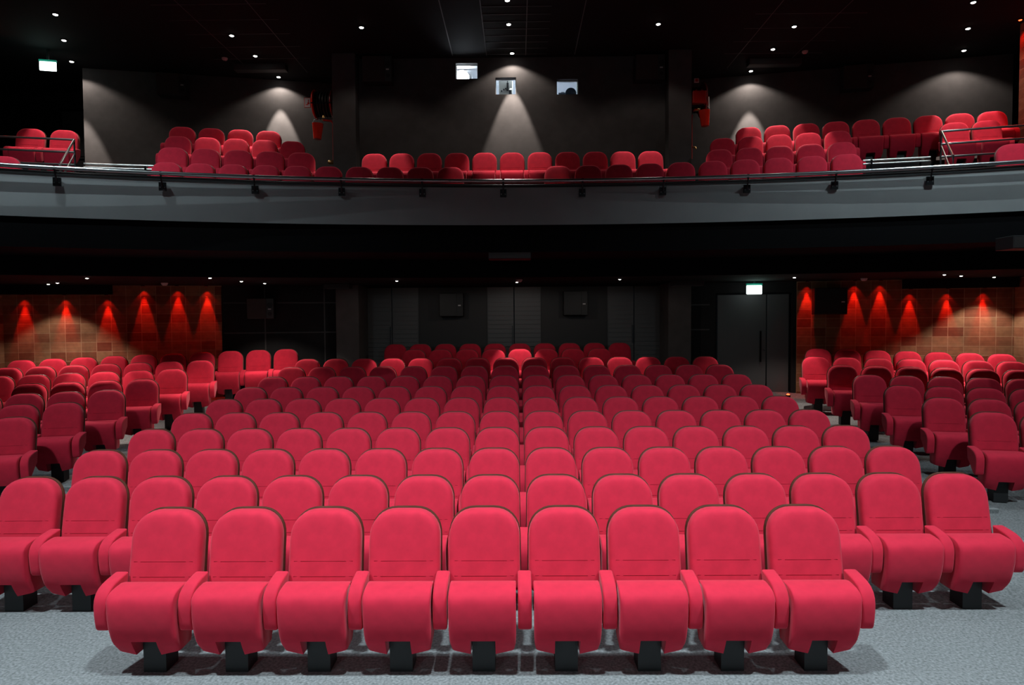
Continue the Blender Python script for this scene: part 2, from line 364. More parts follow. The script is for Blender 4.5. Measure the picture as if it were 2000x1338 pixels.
# ------------------------------------------------------------------ projection booth
for nm, a, b in (('wall_booth_back', (-2.3, 16.4, 5.9), (2.3, 16.5, 7.66)), ('wall_booth_left', (-2.4, YU+.17, 5.9), (-2.3, 16.5, 7.66)), ('wall_booth_right', (2.3, YU+.17, 5.9), (2.4, 16.5, 7.66)),
                 ('ceiling_booth', (-2.4, YU+.17, 7.66), (2.4, 16.5, CEIL)), ('floor_booth', (-2.4, YU+.17, 5.8), (2.4, 16.5, 5.9))):
    struct(MB().box(a, b).build(nm, BOOTHW), 'white inside of the projection booth')
light('booth_light', 'AREA', (0, 15.3, 7.64), 60, (.84, .92, 1.0), size=1.4, aim=(0, 15.3, 6))
for i, (a, b, c, d_) in enumerate(WINS):
    w = empty('window_%d' % (i+1), ((a+b)/2, YU, c)); struct(w, ('left projection window filled with glare', 'middle projection window showing a machine with reels', 'right projection window with a dark round lens hood')[i])
    hw, h = (b-a)/2, d_-c
    m = MB().box((-hw, .12, 0), (-hw+.012, .17, h)).box((hw-.012, .12, 0), (hw, .17, h)).box((-hw, .12, 0), (hw, .17, .012)).box((-hw, .12, h-.012), (hw, .17, h)); m.build('window_frame', PALE, w)
    MB().box((-hw+.012, .14, .012), (hw-.012, .146, h-.012)).build('window_pane', GLASS, w)
p = empty('film_projector', (-.22, 14.75, 5.9), label='cream film projector with two dark reels behind middle window', cat='projector')
MB().box((-.17, 0, 0), (.13, .5, 1.72)).build('casing', CREAM, p, bevel=.02)
for x, z in ((-.075, 1.19), (.05, 1.18)):
    m = MB(); rr = []
    for k in range(20):
        t = 2*PI*k/20; rr.append([(x+math.cos(t)*(.033+.014*math.cos(q)), -.02+.014*math.sin(q), z+math.sin(t)*(.033+.014*math.cos(q))) for q in [2*PI*j/8 for j in range(8)]])
    rr.append(rr[0]); m.loft(rr, False); m.build('reel', RUBBER, p, 60)
MB().box((.0, -.05, 1.34), (.045, .0, 1.50)).box((.012, -.03, 1.5), (.03, 0, 1.74)).build('film_gate', PANELM, p, bevel=.004)
MB().box((.05, -.05, 1.22), (.10, 0, 1.34)).build('lens_turret', DSTEEL, p, bevel=.006)
for x, z in ((-.06, 1.36), (-.02, 1.38), (-.11, 1.33)): MB().lathe([(.002, -.03), (.014, -.03), (.014, 0)], (x, 0, z), 'y', 12).build('sprocket', DSTEEL, p, 40)
p = empty('digital_projector', (1.14, 14.6, 5.9), label='projector with dark round lens hood behind right window', cat='projector')
MB().lathe([(.02, .0), (.10, -.02), (.118, -.03), (.118, .22), (.02, .25)], (.02, -.1, 1.18), 'y').build('lens_hood', mat('blue black hood', (.012, .03, .055), .4), p, 40)
MB().box((-.24, .0, 0), (-.06, .45, 1.24)).build('cabinet', mat('grey blue cabinet', (.12, .15, .20), .5), p, bevel=.01)
MB().box((-.18, .05, 1.24), (-.10, .2, 1.27)).build('control_box', WHITE, p)
MB().box((-.05, .15, 0), (.25, .6, 1.1)).build('pedestal', PANELM, p)
p = empty('movie_projector', (-1.17, 14.6, 5.9), label='glaring projector lamp burning behind the left window', cat='projector')
MB().box((-.2, .06, 0), (.2, .6, 1.70)).build('casing', WHITE, p, bevel=.02)
MB().lathe([(.001, -.05), (.10, -.045), (.165, -.02), (.165, .06)], (-.02, 0, 1.57), 'y').build('lens', mat('projector glare', (1, 1, 1), emis=(.92, .96, 1), estr=40), p, 40)
MB().lathe([(.166, -.02), (.18, -.02), (.18, .06), (.166, .06)], (-.02, 0, 1.57), 'y', cap=False).build('lens_barrel', PANELM, p, 40)

# ------------------------------------------------------------------ theatre seat
def outline(w, zb, zt, r, n=9):
    """closed (x, z) loop: square-ish bottom, generously rounded top"""
    pts = []; rb = min(.05, r)
    for cx, cz, rr, a0 in ((w-rb, zb+rb, rb, -PI/2), (w-r, zt-r, r, 0), (-w+r, zt-r, r, PI/2), (-w+rb, zb+rb, rb, PI)):
        for i in range(n):
            a = a0+PI/2*i/(n-1); ca, sa = math.cos(a), math.sin(a)
            e = .91 if rr == r else 1
            pts.append((cx+rr*math.copysign(abs(ca)**e, ca), cz+rr*math.copysign(abs(sa)**e, sa)))
    return pts
yb = lambda z: .092-.19*(.985-z)          # front plane of the leaning backrest
def back_ring(ins, off, w=.238, zb=.47, zt=.985, r=.18):
    return [(x*(1.006-.04*(z-.47)), yb(z)+off, z) for x, z in outline(w-ins, zb+ins, zt-ins, max(.02, r-ins))]
ped = {}
def proto_meshes():
    P = {}
    m = MB(); m.loft([back_ring(i, o) for i, o in ((.02, .098), (.004, .092), (0, .08), (0, .036), (.004, .021), (.012, .010), (.024, .0035), (.04, .0), (.075, -.003), (.12, -.0035), (.17, -.004))])
    for z in (.672, .577): m.box((-.15, yb(z)-.0046, z-.0013), (.15, yb(z)+.004, z+.0013), 1); m.box((-.195, yb(z)-.0022, z-.0013), (.195, yb(z)+.004, z+.0013), 1)
    P['backrest'] = m.build('backrest', [VELVET, SEAM], smooth=50)
    m = MB(); m.loft([back_ring(i, o) for i, o in ((-.004, .094), (-.006, .098), (-.006, .110), (-.002, .116), (.02, .118))])
    P['back_shell'] = m.build('back_shell', SHELL, smooth=40)
    # folded-up seat cushion: swept front sheet with a notch for the pedestal, closed to the rear
    path = [(-.095, .585), (-.15, .583), (-.195, .577), (-.228, .566), (-.250, .549), (-.262, .527), (-.268, .50), (-.268, .46), (-.264, .41), (-.254, .355), (-.238, .30), (-.222, .257), (-.203, .216), (-.184, .182), (-.163, .146)]
    hw = [.210]*9+[.210, .2095, .208, .206, .202, .197]
    cols = [-1, -.985, -.95, -.86, -.6, 'a', -.2, .2, 'b', .6, .86, .95, .985, 1]
    NN = 11; m = MB(); idx = {}
    for i, ((y, z), h) in enumerate(zip(path, hw)):
        for j, c in enumerate(cols):
            if c in ('a', 'b'): x = -.079 if c == 'a' else .079
            else: x = c*h
            if i > NN and abs(x) < .0789: continue
            d = h-abs(x); rr = .024
            k = rr-math.sqrt(max(0, rr*rr-(rr-min(d, rr))**2)) if d < rr else 0
            ny, nz = 1, 0
            if i < 3: ny, nz = 0, -1
            elif i < 6: ny, nz = .7, -.7
            zz = z
            if i >= 12: zz += (abs(x)-.079)*.22*((i-11)/3)
            kk = k*(.35 if i < 6 else .8)
            idx[i, j] = len(m.v); m.v.append((x, y+kk*ny, zz+kk*nz))
    F = []
    for i in range(len(path)-1):
        for j in range(len(cols)-1):
            q = [(i, j), (i, j+1), (i+1, j+1), (i+1, j)]
            if all(t in idx for t in q): F.append([idx[t] for t in q])
    m.add([], [], 0); m.f = [tuple(f) for f in F]; m.m = [0]*len(F)
    cnt = {}
    for f in F:
        for a, b in zip(f, f[1:]+f[:1]): cnt[frozenset((a, b))] = cnt.get(frozenset((a, b)), 0)+1; 
    new = {}
    def rear(v):
        if v not in new:
            x, y, z = m.v[v]; new[v] = len(m.v); zz = min(z, .575); m.v.append((x*.985, -.055+(.56-zz)*.11, zz-.002))
        return new[v]
    for f in F:
        for a, b in zip(f, f[1:]+f[:1]):
            if cnt[frozenset((a, b))] == 1: m.f.append((b, a, rear(a), rear(b))); m.m.append(0)
    o = m.build('seat_cushion', VELVET, smooth=45)
    bm = bmesh.new(); bm.from_mesh(o.data); bmesh.ops.holes_fill(bm, edges=bm.edges, sides=0); bmesh.ops.recalc_face_normals(bm, faces=bm.faces); bm.to_mesh(o.data); bm.free()
    P['seat_cushion'] = o
    prof = [(.014, .613), (-.01, .612), (-.07, .606), (-.13, .596), (-.175, .580), (-.205, .557), (-.224, .525), (-.232, .485), (-.230, .43), (-.222, .375), (-.214, .338), (-.203, .322), (-.185, .318), (-.16, .325), (-.12, .36), (-.06, .42), (-.02, .46), (-.004, .475)]
    cy, cz = sum(p[0] for p in prof)/len(prof), sum(p[1] for p in prof)/len(prof)
    def ring(x, ins):
        out = []
        N = len(prof)
        for i in range(N):
            (ay, az), (by, bz) = prof[i-1], prof[(i+1) % N]
            ty, tz = by-ay, bz-az; L = math.hypot(ty, tz); out.append((x, prof[i][0]-tz/L*ins*-1*-1, prof[i][1]+ty/L*ins))
        return out
    sg = -1 if True else 1
    def ring2(x, ins):
        out = []
        for y, z in prof:
            dy, dz = cy-y, cz-z; L = math.hypot(dy, dz); out.append((x, y+dy/L*ins, z+dz/L*ins))
        return out
    for nm, cx in (('armrest_r', .265), ('armrest_l', -.265)):
        m = MB(); m.loft([ring2(cx+x, i) for x, i in ((-.0435, .02), (-.043, .010), (-.040, .004), (-.034, .001), (-.024, 0), (.024, 0), (.034, .001), (.040, .004), (.043, .010), (.0435, .02))])
        P[nm] = m.build('armrest', VELVET, smooth=50)
    m = MB().box((-.073, -.10, 0), (.073, .053, .30)); m.box((-.05, .03, .30), (.05, .06, .52))
    P['pedestal'] = m.build('pedestal', IRON)
    for o in P.values(): COL.objects.unlink(o)
    return P
PM = proto_meshes()
ORD = ['first', 'second', 'third', 'fourth', 'fifth', 'sixth', 'seventh', 'eighth', 'ninth', 'tenth', 'eleventh', 'twelfth', 'thirteenth', 'fourteenth', 'fifteenth', 'sixteenth']
SEATS = 0
def seat(x, y, z, rz, label, group, left_arm=False, pitch=.53):
    """x, y = where the top edge of the backrest is"""
    global SEATS; SEATS += 1
    loc = Vector((x, y, z)) - Matrix.Rotation(rz, 3, 'Z') @ Vector((0, .10, 0))
    t = empty('theatre_seat', loc, rz, label, 'seat', group); t.scale = (pitch/.53*.998, 1, 1)
    for k in ['backrest', 'back_shell', 'seat_cushion', 'pedestal', 'armrest_r']+(['armrest_l'] if left_arm else []):
        o = PM[k].copy(); o.parent = t; COL.objects.link(o)
    return t
# centre stalls: twelve rows
for n in range(12):
    y = .53*1300*(.00637+.001285*n)
    z = fz(y) if n else 0
    if n == 0: ks = list(range(-5, 4)); off = .03+.265
    elif n < 10: ks = list(range(-8, 7)); off = .03+.265
    elif n == 10: ks = list(range(-4, 4)); off = .03
    else: ks = list(range(-5, 5)); off = .03
    rn = 'front row' if n == 0 else ('rearmost row' if n == 11 else ORD[n]+' row')
    for i, k in enumerate(ks):
        seat(off+.53*k, y, z, 0, 'red folding theatre seat, %s from left in the %s of the centre stalls' % (ORD[i], rn), 'centre stalls seats, %s' % rn, i == 0)
# side blocks
for side, r0, ph, A, N, nm in ((-1, 8.843, R(12.337), [4.185, 4.004, 3.8, 3.603, 3.402, 3.154, 1.738], [2, 2, 4, 4, 6, 7, 10], 'left'),
                               (1, 8.689, R(11.806), [3.803, 3.622, 3.429, 3.247, 3.076, 2.841, 3.075], [2, 3, 4, 5, 6, 7, 7], 'right')):
    for k in range(7):
        for i in range(N[k]):
            r = r0+.885*k; a = A[k]+.53*i
            x = side*math.sin(ph)*r+side*math.cos(ph)*a; y = math.cos(ph)*r-math.sin(ph)*a
            rn = ('front row', 'second row', 'third row', 'fourth row', 'fifth row', 'sixth row', 'rearmost row')[k]
            seat(x, y, fz(y), -side*ph, 'red folding seat, %s from aisle in %s of the %s side block' % (ORD[i], rn, nm), '%s side block seats, %s' % (nm, rn), i == (N[k]-1) if side < 0 else i == 0)
# balcony front row, on the curve
xc, yv, kk, s0 = -.516, 11.37, .04004, -5.208
bi = 0
def b1(x): return yv-(1-math.cos(math.asin((x-xc)*kk)))/kk
for j in range(20):
    idx = j if j < 10 else j+2.57
    th = (s0+.51*idx)*kk
    x, y = xc+math.sin(th)/kk, yv-(1-math.cos(th))/kk
    t = ('%s from left' % ORD[j]) if j < 10 else ('%s from right' % ORD[19-j])
    seat(x, y, b1z, -th, 'red seat just above the balcony rail, %s in the main front row' % t, 'balcony front row seats', j in (0, 10), .508)
for x, t in ((-7.91, 'far left'), (7.41, 'far right')):
    th = math.asin((x-xc)*kk); seat(x, b1(x), b1z-.02, -th, 'lone red theatre seat peeping over the balcony rail at the %s edge' % t, 'balcony front row seats', True)
for i in range(11):
    seat(-2.72+.525*i, 12.75, bcz, 0, 'red balcony seat, %s from left in the row under the projection windows' % ORD[i], 'balcony centre row seats', i == 0, .525)
for side, nm, rows in ((-1, 'left', [(12.85, 1.317, .547, 5, b2z, 'lowest stepped row'), (13.65, 1.563, .516, 5, b3z, 'middle stepped row'), (14.45, 2.117, .546, 4, b4z, 'topmost stepped row')]),
                       (1, 'right', [(12.85, 1.054, .52, 5, b2z, 'lowest stepped row'), (13.65, 1.181, .518, 5, b3z, 'middle stepped row'), (14.45, 1.76, .549, 9, b4z, 'topmost stepped row')])):
    for r, a0, p, cnt, z, rn in rows:
        for i in range(cnt):
            a = a0+p*i; x = side*sP*r+side*cP*a; y = cP*r-sP*a
            seat(x, y, z, -side*PH, 'red balcony seat, %s from the middle in the %s on the %s' % (ORD[i], rn, nm), '%s balcony seats, %s' % (nm, rn), (i == cnt-1) if side < 0 else i == 0, p)
for x, y, side, t in ((-8.80, 12.085, -1, 'left one of the pair'), (-8.263, 12.199, -1, 'right one of the pair'), (7.933, 12.269, 1, 'left one of the pair'), (8.438, 12.161, 1, 'right one of the pair')):
    nm = 'left' if side < 0 else 'right'
    seat(x, y, b3z+.02, -side*PH, 'red theatre seat behind tube railings, %s at the %s balcony end' % (t, nm), '%s railed balcony pair' % nm, t.startswith('left'), .515)

# ------------------------------------------------------------------ balcony handrail with brackets, end railings
hr = empty('handrail', (0, rail(0), 4.41), label='long curved steel handrail along the top of the balcony front', cat='handrail')
MB().tube([(x, rail(x)-rail(0), 0) for x in XS], .030, 12).build('rail_tube', STEEL, hr, 60)
m = MB().tube([(x, rail(x)-rail(0)+.035, -.06) for x in XS], .012, 8); m.build('lower_bar', DSTEEL, hr, 60)
for px in (-6.47, -5.19, -3.95, -2.70, -1.48, -.22, 1.02, 2.27, 3.53, 4.77, 6.02):
    y = rail(px)-rail(0); yf = top(px)-rail(0)
    t = math.atan2(rail(px+.1)-rail(px-.1), .2)
    b = MB().box((-.05, .075, -.235), (.05, .105, -.115)); b.tube([(0, .0, .0), (0, .01, -.07), (0, .08, -.17)], .012, 8)
    b.tube([(-.001, 0, -.028), (-.001, 0, .028)], .027, 10)
    o = b.build('bracket', DSTEEL, hr); o.location = (px, y, 0); o.rotation_euler = (0, 0, t)
    for sx in (-.03, .03):
        bo = MB().lathe([(.001, .066), (.009, .068), (.010, .076)], (sx, 0, -.19), 'y', 10).build('bolt', STEEL, o, 40)
def railing(side, label):
    s = side; g = empty('end_railing', (s*7.3 if s < 0 else 6.9, 11.0, b3z), label=label, cat='railing', group='railings in front of the end seats')
    ox, oy, oz = g.location
    L = lambda P: [(x-ox, y-oy, z-oz) for x, y, z in P]
    if s < 0: T = [(-9.88, 10.55), (-7.29, 11.0)]
    else: T = [(9.40, 10.45), (6.90, 11.0)]
    for z, nm in ((5.25, 'top_rail'), (5.045, 'middle_rail'), (4.84, 'bottom_rail')):
        MB().tube(L([(T[0][0], T[0][1], z+.04), (T[1][0], T[1][1], z)]), .017, 10).build(nm, STEEL, g, 60)
    MB().tube(L([(T[1][0], T[1][1], 5.25), (T[1][0], T[1][1]+.02, 4.37)]), .015, 10).build('post', DSTEEL, g, 60)
    e = (-6.85, 9.95) if s < 0 else (6.45, 9.95)
    f = (-6.82, 10.05) if s < 0 else (6.42, 10.05)
    MB().tube(L([(T[1][0], T[1][1], 5.25), (e[0], e[1]+.05, 4.62), (e[0], e[1]+.05, 4.40)]), .017, 10).build('stair_rail', STEEL, g, 60)
    MB().tube(L([(T[1][0], T[1][1], 5.02), (f[0], f[1], 4.50)]), .012, 10).build('stair_rail', STEEL, g, 60)
    MB().tube(L([(T[0][0]*.93, T[0][1]+.1, 5.27), (T[0][0]*.93, T[0][1]+.1, 4.0)]), .014, 8).build('post', DSTEEL, g, 60)
railing(-1, 'steel tube railing in front of two red seats at the left balcony end')
railing(1, 'steel tube railing in front of two red seats at the right balcony end')
for s, x0, x1 in ((-1, -7.27, -6.2), (1, 5.84, 6.85)):
    nm = 'left' if s < 0 else 'right'
    y0, y1 = (11.2, 11.4) if s < 0 else (11.4, 11.2)
    g = empty('aisle_rail', ((x0+x1)/2, 11.3, b1z), label='two short pale parallel rails across the %s balcony aisle' % nm, cat='rail', group='aisle rails')
    for z, nm2 in ((4.905, 'upper_rail'), (4.845, 'lower_rail')):
        dz = .0 if s < 0 else -.02
        MB().tube([(x0-(x0+x1)/2, y0-11.3, z-b1z+dz), (x1-(x0+x1)/2, y1-11.3, z-b1z+dz)], .016, 10).build(nm2, PALE, g, 60)
    for x in (x0+.1, x1-.1): MB().box((x-(x0+x1)/2-.012, -.0, 0.0), (x-(x0+x1)/2+.012, .025, 1.03)).build('post', NIGHT, g)

# ------------------------------------------------------------------ fixtures on the walls
def speaker(mw, w, h, label, group, cloth=None):
    g = empty('wall_speaker', label=label, cat='speaker', group=group); g.matrix_world = mw
    MB().box((-w/2, -.30, -h/2), (w/2, -.02, h/2)).build('cabinet', cloth or SPKH, g, bevel=.008)
    MB().box((-w/2+.01, -.312, -h/2+.01), (w/2-.14, -.30, h/2-.01)).build('grille', cloth or SPK, g, bevel=.004)
    for z, r in ((h*.16, .055), (-h*.27, .04)): MB().lathe([(r, -.304), (r*.9, -.303), (r*.3, -.296), (.002, -.296)], (w/2-.075, 0, z), 'y', 20).build('horn', BLACKG, g, 40)
    MB().box((w/2-.11, -.308, -h*.06), (w/2-.05, -.30, -h*.01)).build('badge', BADGE, g)
    MB().box((-.06, -.03, -.08), (.06, .0, .08)).build('wall_bracket', NIGHT, g)
def at_wall(side, r, x, z): # frame on a slanted wall
    y = lineL(r, x) if side < 0 else lineR(r, x)
    return frame((x, y, z), PH if side < 0 else -PH)
speaker(frame((-2.86, YU, 7.39), 0), .60, .52, 'square wall speaker high up left of the projection windows', 'balcony wall speakers')
speaker(frame((2.73, YU, 7.37), 0), .60, .50, 'square wall speaker high up right of the projection windows', 'balcony wall speakers')
speaker(at_wall(-1, RU-.05, -7.53, 7.385), .60, .46, 'dim wall speaker above the left balcony seats', 'balcony wall speakers')
speaker(at_wall(1, RU-.08, 7.38, 7.39), .60, .50, 'dim wall speaker above the right balcony seats', 'balcony wall speakers')
speaker(at_wall(-1, RW_L, -5.28, 2.50), .52, .41, 'wall speaker on black panels beside the left clay tile wall', 'stalls wall speakers')
speaker(frame((-1.48, YD, 2.575), 0), .53, .52, 'black wall speaker between the left and middle slatted doors', 'stalls wall speakers', BLACKG)
speaker(frame((1.27, YD, 2.59), 0), .53, .54, 'black wall speaker between the middle and right slatted doors', 'stalls wall speakers', BLACKG)
speaker(at_wall(1, RW_R, 6.22, 2.56), .60, .52, 'black wall speaker on the right clay tile wall', 'stalls wall speakers', BLACKG)

def exit_sign(mw, label, hang):
    g = empty('exit_sign', label=label, cat='sign', group='lit exit signs'); g.matrix_world = mw
    MB().box((-.15, -.02, -.09), (.15, .02, .09)).build('light_panel', EXITM, g, bevel=.015)
    MB().box((-.155, -.022, .09), (.155, .022, .125)).build('sign_body', EXITB, g)
    MB().box((-.02, -.01, .125), (.02, .01, hang)).build('hanger', DSTEEL, g)
exit_sign(frame((-9.36, 13.4, 7.36), R(14)), 'glowing greenish white exit sign high above the left balcony pair', .34)
exit_sign(frame((4.71, 13.35, 2.80), R(-4)), 'glowing greenish white exit sign above the charcoal double door', .17)
light('exit_glow', 'POINT', (-9.36, 13.2, 7.36), 1.2, (.5, 1, .85), .08); light('exit_glow', 'POINT', (4.71, 13.2, 2.80), 1.2, (.5, 1, .85), .08)

# fire fighting gear on the outer faces of the two pillars
g = empty('fire_hose_reel', (-3.83, 14.25, 6.82), label='large red-rimmed fire hose reel seen edge-on, left pillar', cat='hose reel')
for x in (-.43, -.05): MB().lathe([(.05, x-.012), (.29, x-.02), (.305, x), (.29, x+.02), (.05, x+.012)], (0, 0, 0), 'x', 36).build('flange', FIRE if x < -.2 else FIRED, g, 40)
m = MB()
for k in range(6):
    rr = []
    for j in range(37):
        t = 2*PI*j/36; rr.append([(-.39+.06*k+.028*math.cos(q), (.235+.028*math.sin(q))*math.cos(t), (.235+.028*math.sin(q))*math.sin(t)) for q in [2*PI*i/8 for i in range(8)]])
    m.loft(rr, False)
m.build('hose', RUBBER, g, 60)
MB().lathe([(.03, -.45), (.05, -.44), (.05, .0), (.03, .01)], (0, 0, 0), 'x', 16).build('axle', FIRED, g, 40)
MB().lathe([(.02, -.05), (.035, -.03), (.03, .03), (.018, .06)], (-.20, -.25, -.36), 'z', 12).build('valve', BRASS, g, 40)
MB().tube([(-.20, -.25, -.40), (-.04, -.25, -.42), (.0, -.25, -.48), (.0, -.25, -1.25)], .022, 10).build('water_pipe', FIRED, g, 60)
MB().lathe([(.03, -.06), (.045, -.04), (.045, .04), (.03, .06)], (-.06, -.25, -1.27), 'x', 12).build('stop_cock', BRASS, g, 40)
g = empty('fire_hose_reel', (3.57, 14.28, 6.84), label='fire hose reel with pale nozzle seen edge-on, right pillar', cat='hose reel')
MB().lathe([(.05, .34), (.36, .335), (.375, .35), (.36, .365), (.05, .36)], (0, 0, 0), 'x', 36).build('flange', FIRED, g, 40)
MB().lathe([(.05, .02), (.32, .02), (.32, .035), (.05, .035)], (0, 0, 0), 'x', 36).build('flange', NIGHT, g, 40)
m = MB()
for k in range(4):
    rr = []
    for j in range(37):
        t = 2*PI*j/36; rr.append([(.08+.06*k+.028*math.cos(q), (.235+.028*math.sin(q))*math.cos(t), (.235+.028*math.sin(q))*math.sin(t)) for q in [2*PI*i/8 for i in range(8)]])
    m.loft(rr, False)
m.build('hose', RUBBER, g, 60)
MB().lathe([(.03, .0), (.05, .0), (.05, .37), (.03, .38)], (0, 0, 0), 'x', 16).build('axle', FIRED, g, 40)
MB().tube([(.37, -.37, -.05), (.375, -.37, -.23), (.365, -.375, -.43)], .022, 10).build('nozzle', PALE, g, 60)
MB().tube([(.12, -.30, -.29), (.06, -.30, -.31), (.04, -.30, -.40), (.04, -.30, -1.30)], .028, 10).build('water_pipe', FIRED, g, 60)
MB().lathe([(.02, -.07), (.04, -.05), (.035, .03), (.02, .07)], (.15, -.30, -.28), 'x', 12).build('valve', BRASS, g, 40)
MB().tube([(.04, -.30, -1.05), (.12, -.32, -1.06), (.14, -.32, -1.10)], .018, 8).build('stop_cock', BRASS, g, 60)
g = empty('fire_alarm_box', (3.575, 13.76, 6.73), label='square dark red box on the right pillar above the red bucket', cat='alarm box')
MB().box((0, -.06, -.125), (.27, .10, .125)).build('cover', FIRED, g, bevel=.01)
MB().tube([(.06, 0, .12), (.08, 0, .165), (.19, 0, .165), (.23, 0, .10)], .012, 8).build('handle', FIRED, g, 60)
def bucket(loc, tilt, label, reach):
    g = empty('fire_bucket', loc, label=label, cat='bucket', group='red fire buckets'); g.rotation_euler = (0, R(tilt), 0)
    MB().lathe([(.065, -.17), (.078, -.165), (.112, .14), (.118, .15), (.108, .15), (.07, -.15)], (0, 0, 0), 'z', 28).build('pail', FIRE, g, 40)
    m = MB(); m.tube([(.112*math.cos(t), 0, .13+.13*math.sin(t)) for t in [PI*i/10 for i in range(11)]], .006, 6); m.build('bail_handle', DSTEEL, g, 60)
    MB().box((min(0, reach), -.012, .25), (max(0, reach), .012, .275)).build('hook', DSTEEL, g)
bucket((-4.10, 13.80, 6.14), 3, 'shiny red fire bucket hanging under the left hose reel', .325)
bucket((3.83, 13.77, 6.32), -4, 'shiny red fire bucket hanging under the dark red box', -.265)
g = empty('fire_sign', (-4.30, 13.80, 6.72), label='small white square sign with red border beside the left reel', cat='sign')
MB().box((-.065, 0, -.10), (.065, .01, .10)).build('sign_panel', FIRE, g)
m = MB().box((-.055, -.004, -.09), (.055, 0, .09)); m.build('sign_face', WHITE, g)
m = MB().box((.0, -.007, -.03), (.045, -.004, .0)).box((.015, -.007, .0), (.028, -.004, .06)).box((-.03, -.007, -.05), (.02, -.004, -.035)); m.build('red_pictogram', FIRE, g)
MB().box((.06, .002, -.01), (.53, .012, .01)).build('sign_bracket', NIGHT, g)
g = empty('alarm_sounder', (3.60, 13.74, 7.06), label='tiny pale reddish square sounder at the top right pillar', cat='alarm')
MB().box((.0, -.03, -.045), (.10, .0, .045)).build('cover', DETECT, g, bevel=.008); MB().lathe([(.03, -.034), (.03, -.03), (.001, -.03)], (.05, 0, 0), 'y', 16).build('horn', FIRED, g)
for x, y, t in ((-6.05, 13.95, 'left'), (5.92, 13.92, 'right')):
    g = empty('smoke_detector', (x, y, CEIL), label='round smoke detector under the ceiling over the %s balcony seats' % t, cat='detector', group='balcony smoke detectors')
    MB().lathe([(.001, -.05), (.03, -.05), (.05, -.035), (.06, -.012), (.06, 0)], n=20).build('housing', DETECT, g, 40); MB().lathe([(.012, -.056), (.012, -.05), (.001, -.05)], n=10).build('sensor', FIRED, g)
for x, y, t in ((.02, 12.15, 'middle slatted door'), (6.5, 12.6, 'right clay tile wall'), (-6.6, 12.4, 'left clay tile wall')):
    g = empty('smoke_detector', (x, y, 2.97), label='small smoke detector on the low ceiling before the %s' % t, cat='detector', group='stalls smoke detectors')
    MB().lathe([(.001, -.05), (.03, -.05), (.05, -.035), (.06, -.012), (.06, 0)], n=20).build('housing', DETECT, g, 40); MB().lathe([(.012, -.056), (.012, -.05), (.001, -.05)], n=10).build('sensor', FIRED, g)
g = empty('ceiling_box', (-.13, 10.75, ZF), label='dim grey box hanging under the balcony edge at the centre', cat='box')
MB().box((-.34, -.1, -.10), (.34, .25, .03)).build('casing', PANELM, g, bevel=.006); MB().box((-.33, -.106, -.09), (.33, -.1, .0)).build('front_panel', JOINT, g)
g = empty('ceiling_box', (7.05, 9.45, ZF), label='grey box hanging under the balcony edge at the far right', cat='box')
MB().box((-.17, -.1, -.13), (.3, .25, .05)).build('casing', PANELM, g, bevel=.006); MB().box((-.16, -.106, -.12), (.29, -.1, .03)).build('front_panel', JOINT, g)
for x0, x1, y, t in ((-3.85, -3.35, 13.3, 'left'), (3.05, 3.65, 13.2, 'right')):
    g = empty('ceiling_duct', ((x0+x1)/2, y, 2.97), label='shallow grey duct under the low ceiling at the %s pillar' % t, cat='duct', group='ceiling ducts')
    h = (x1-x0)/2; MB().box((-h, -.1, -.09), (h, .2, 0)).build('casing', PANELM, g, bevel=.006); MB().box((-h, -.105, -.09), (h, -.1, -.075)).build('lip', JOINT, g)
# dark beams at the head of the clay tile walls
yy = lambda s, x: lineL(RW_L, x) if s < 0 else lineR(RW_R, x)
def beam(s, xa, xb, nm):
    ya, yb_ = yy(s, xa), yy(s, xb); L = math.hypot(xb-xa, yb_-ya)
    struct(MB().box((0, -.22, 2.79), (L, 0, 2.97)).build(nm, NIGHT, mw=frame((xa, ya, 0), math.atan2(yb_-ya, xb-xa))), 'black beam along the head of the clay tile wall')
beam(-1, XL, -8.03, 'trim_beam_left'); beam(1, 7.55, XR, 'trim_beam_right')
# red marker light by the door
g = empty('floor_marker_light', (5.36, 13.25, fz(13.25)), label='tiny glowing red marker light on the floor beside the door', cat='lamp')
MB().lathe([(.045, 0), (.045, .03), (.03, .04), (.001, .04)], n=16).build('housing', NIGHT, g); MB().lathe([(.03, .04), (.026, .06), (.001, .065)], n=16).build('lens', REDGLOW, g, 40)
light('marker_glow', 'POINT', (5.36, 13.20, fz(13.25)+.12), .25, (1, .1, .03), .03)

# ------------------------------------------------------------------ ceiling lamps
def downlight(x, y, z, wide, narrow, label, group, r=.048, aim=(0, 0), ha=66, na=21, col=HALO, glow=None, nm='ceiling_spotlight', waim=None):
    g = empty(nm, (x, y, z), label=label, cat='lamp', group=group)
    MB().lathe([(r*1.05, -.012), (r*1.5, -.012), (r*1.6, 0), (r*1.05, 0)], n=20).build('trim_ring', NIGHT, g, 40)
    MB().lathe([(.001, -.022), (r*.75, -.020), (r, -.010), (r, 0), (.001, 0)], n=20).build('bulb', glow or GLOW, g, 40)
    ax, ay = waim or aim
    if wide: light('wide_beam', 'SPOT', (x, y, z-.045), wide, col, .02, R(2*ha), .35, (x+ax*3, y+ay*3, z-3))
    ax, ay = aim
    if narrow: light('narrow_beam', 'SPOT', (x, y, z-.045), narrow, col, .02, R(2*na), .35, (x+ax*3, y+ay*3, z-3))
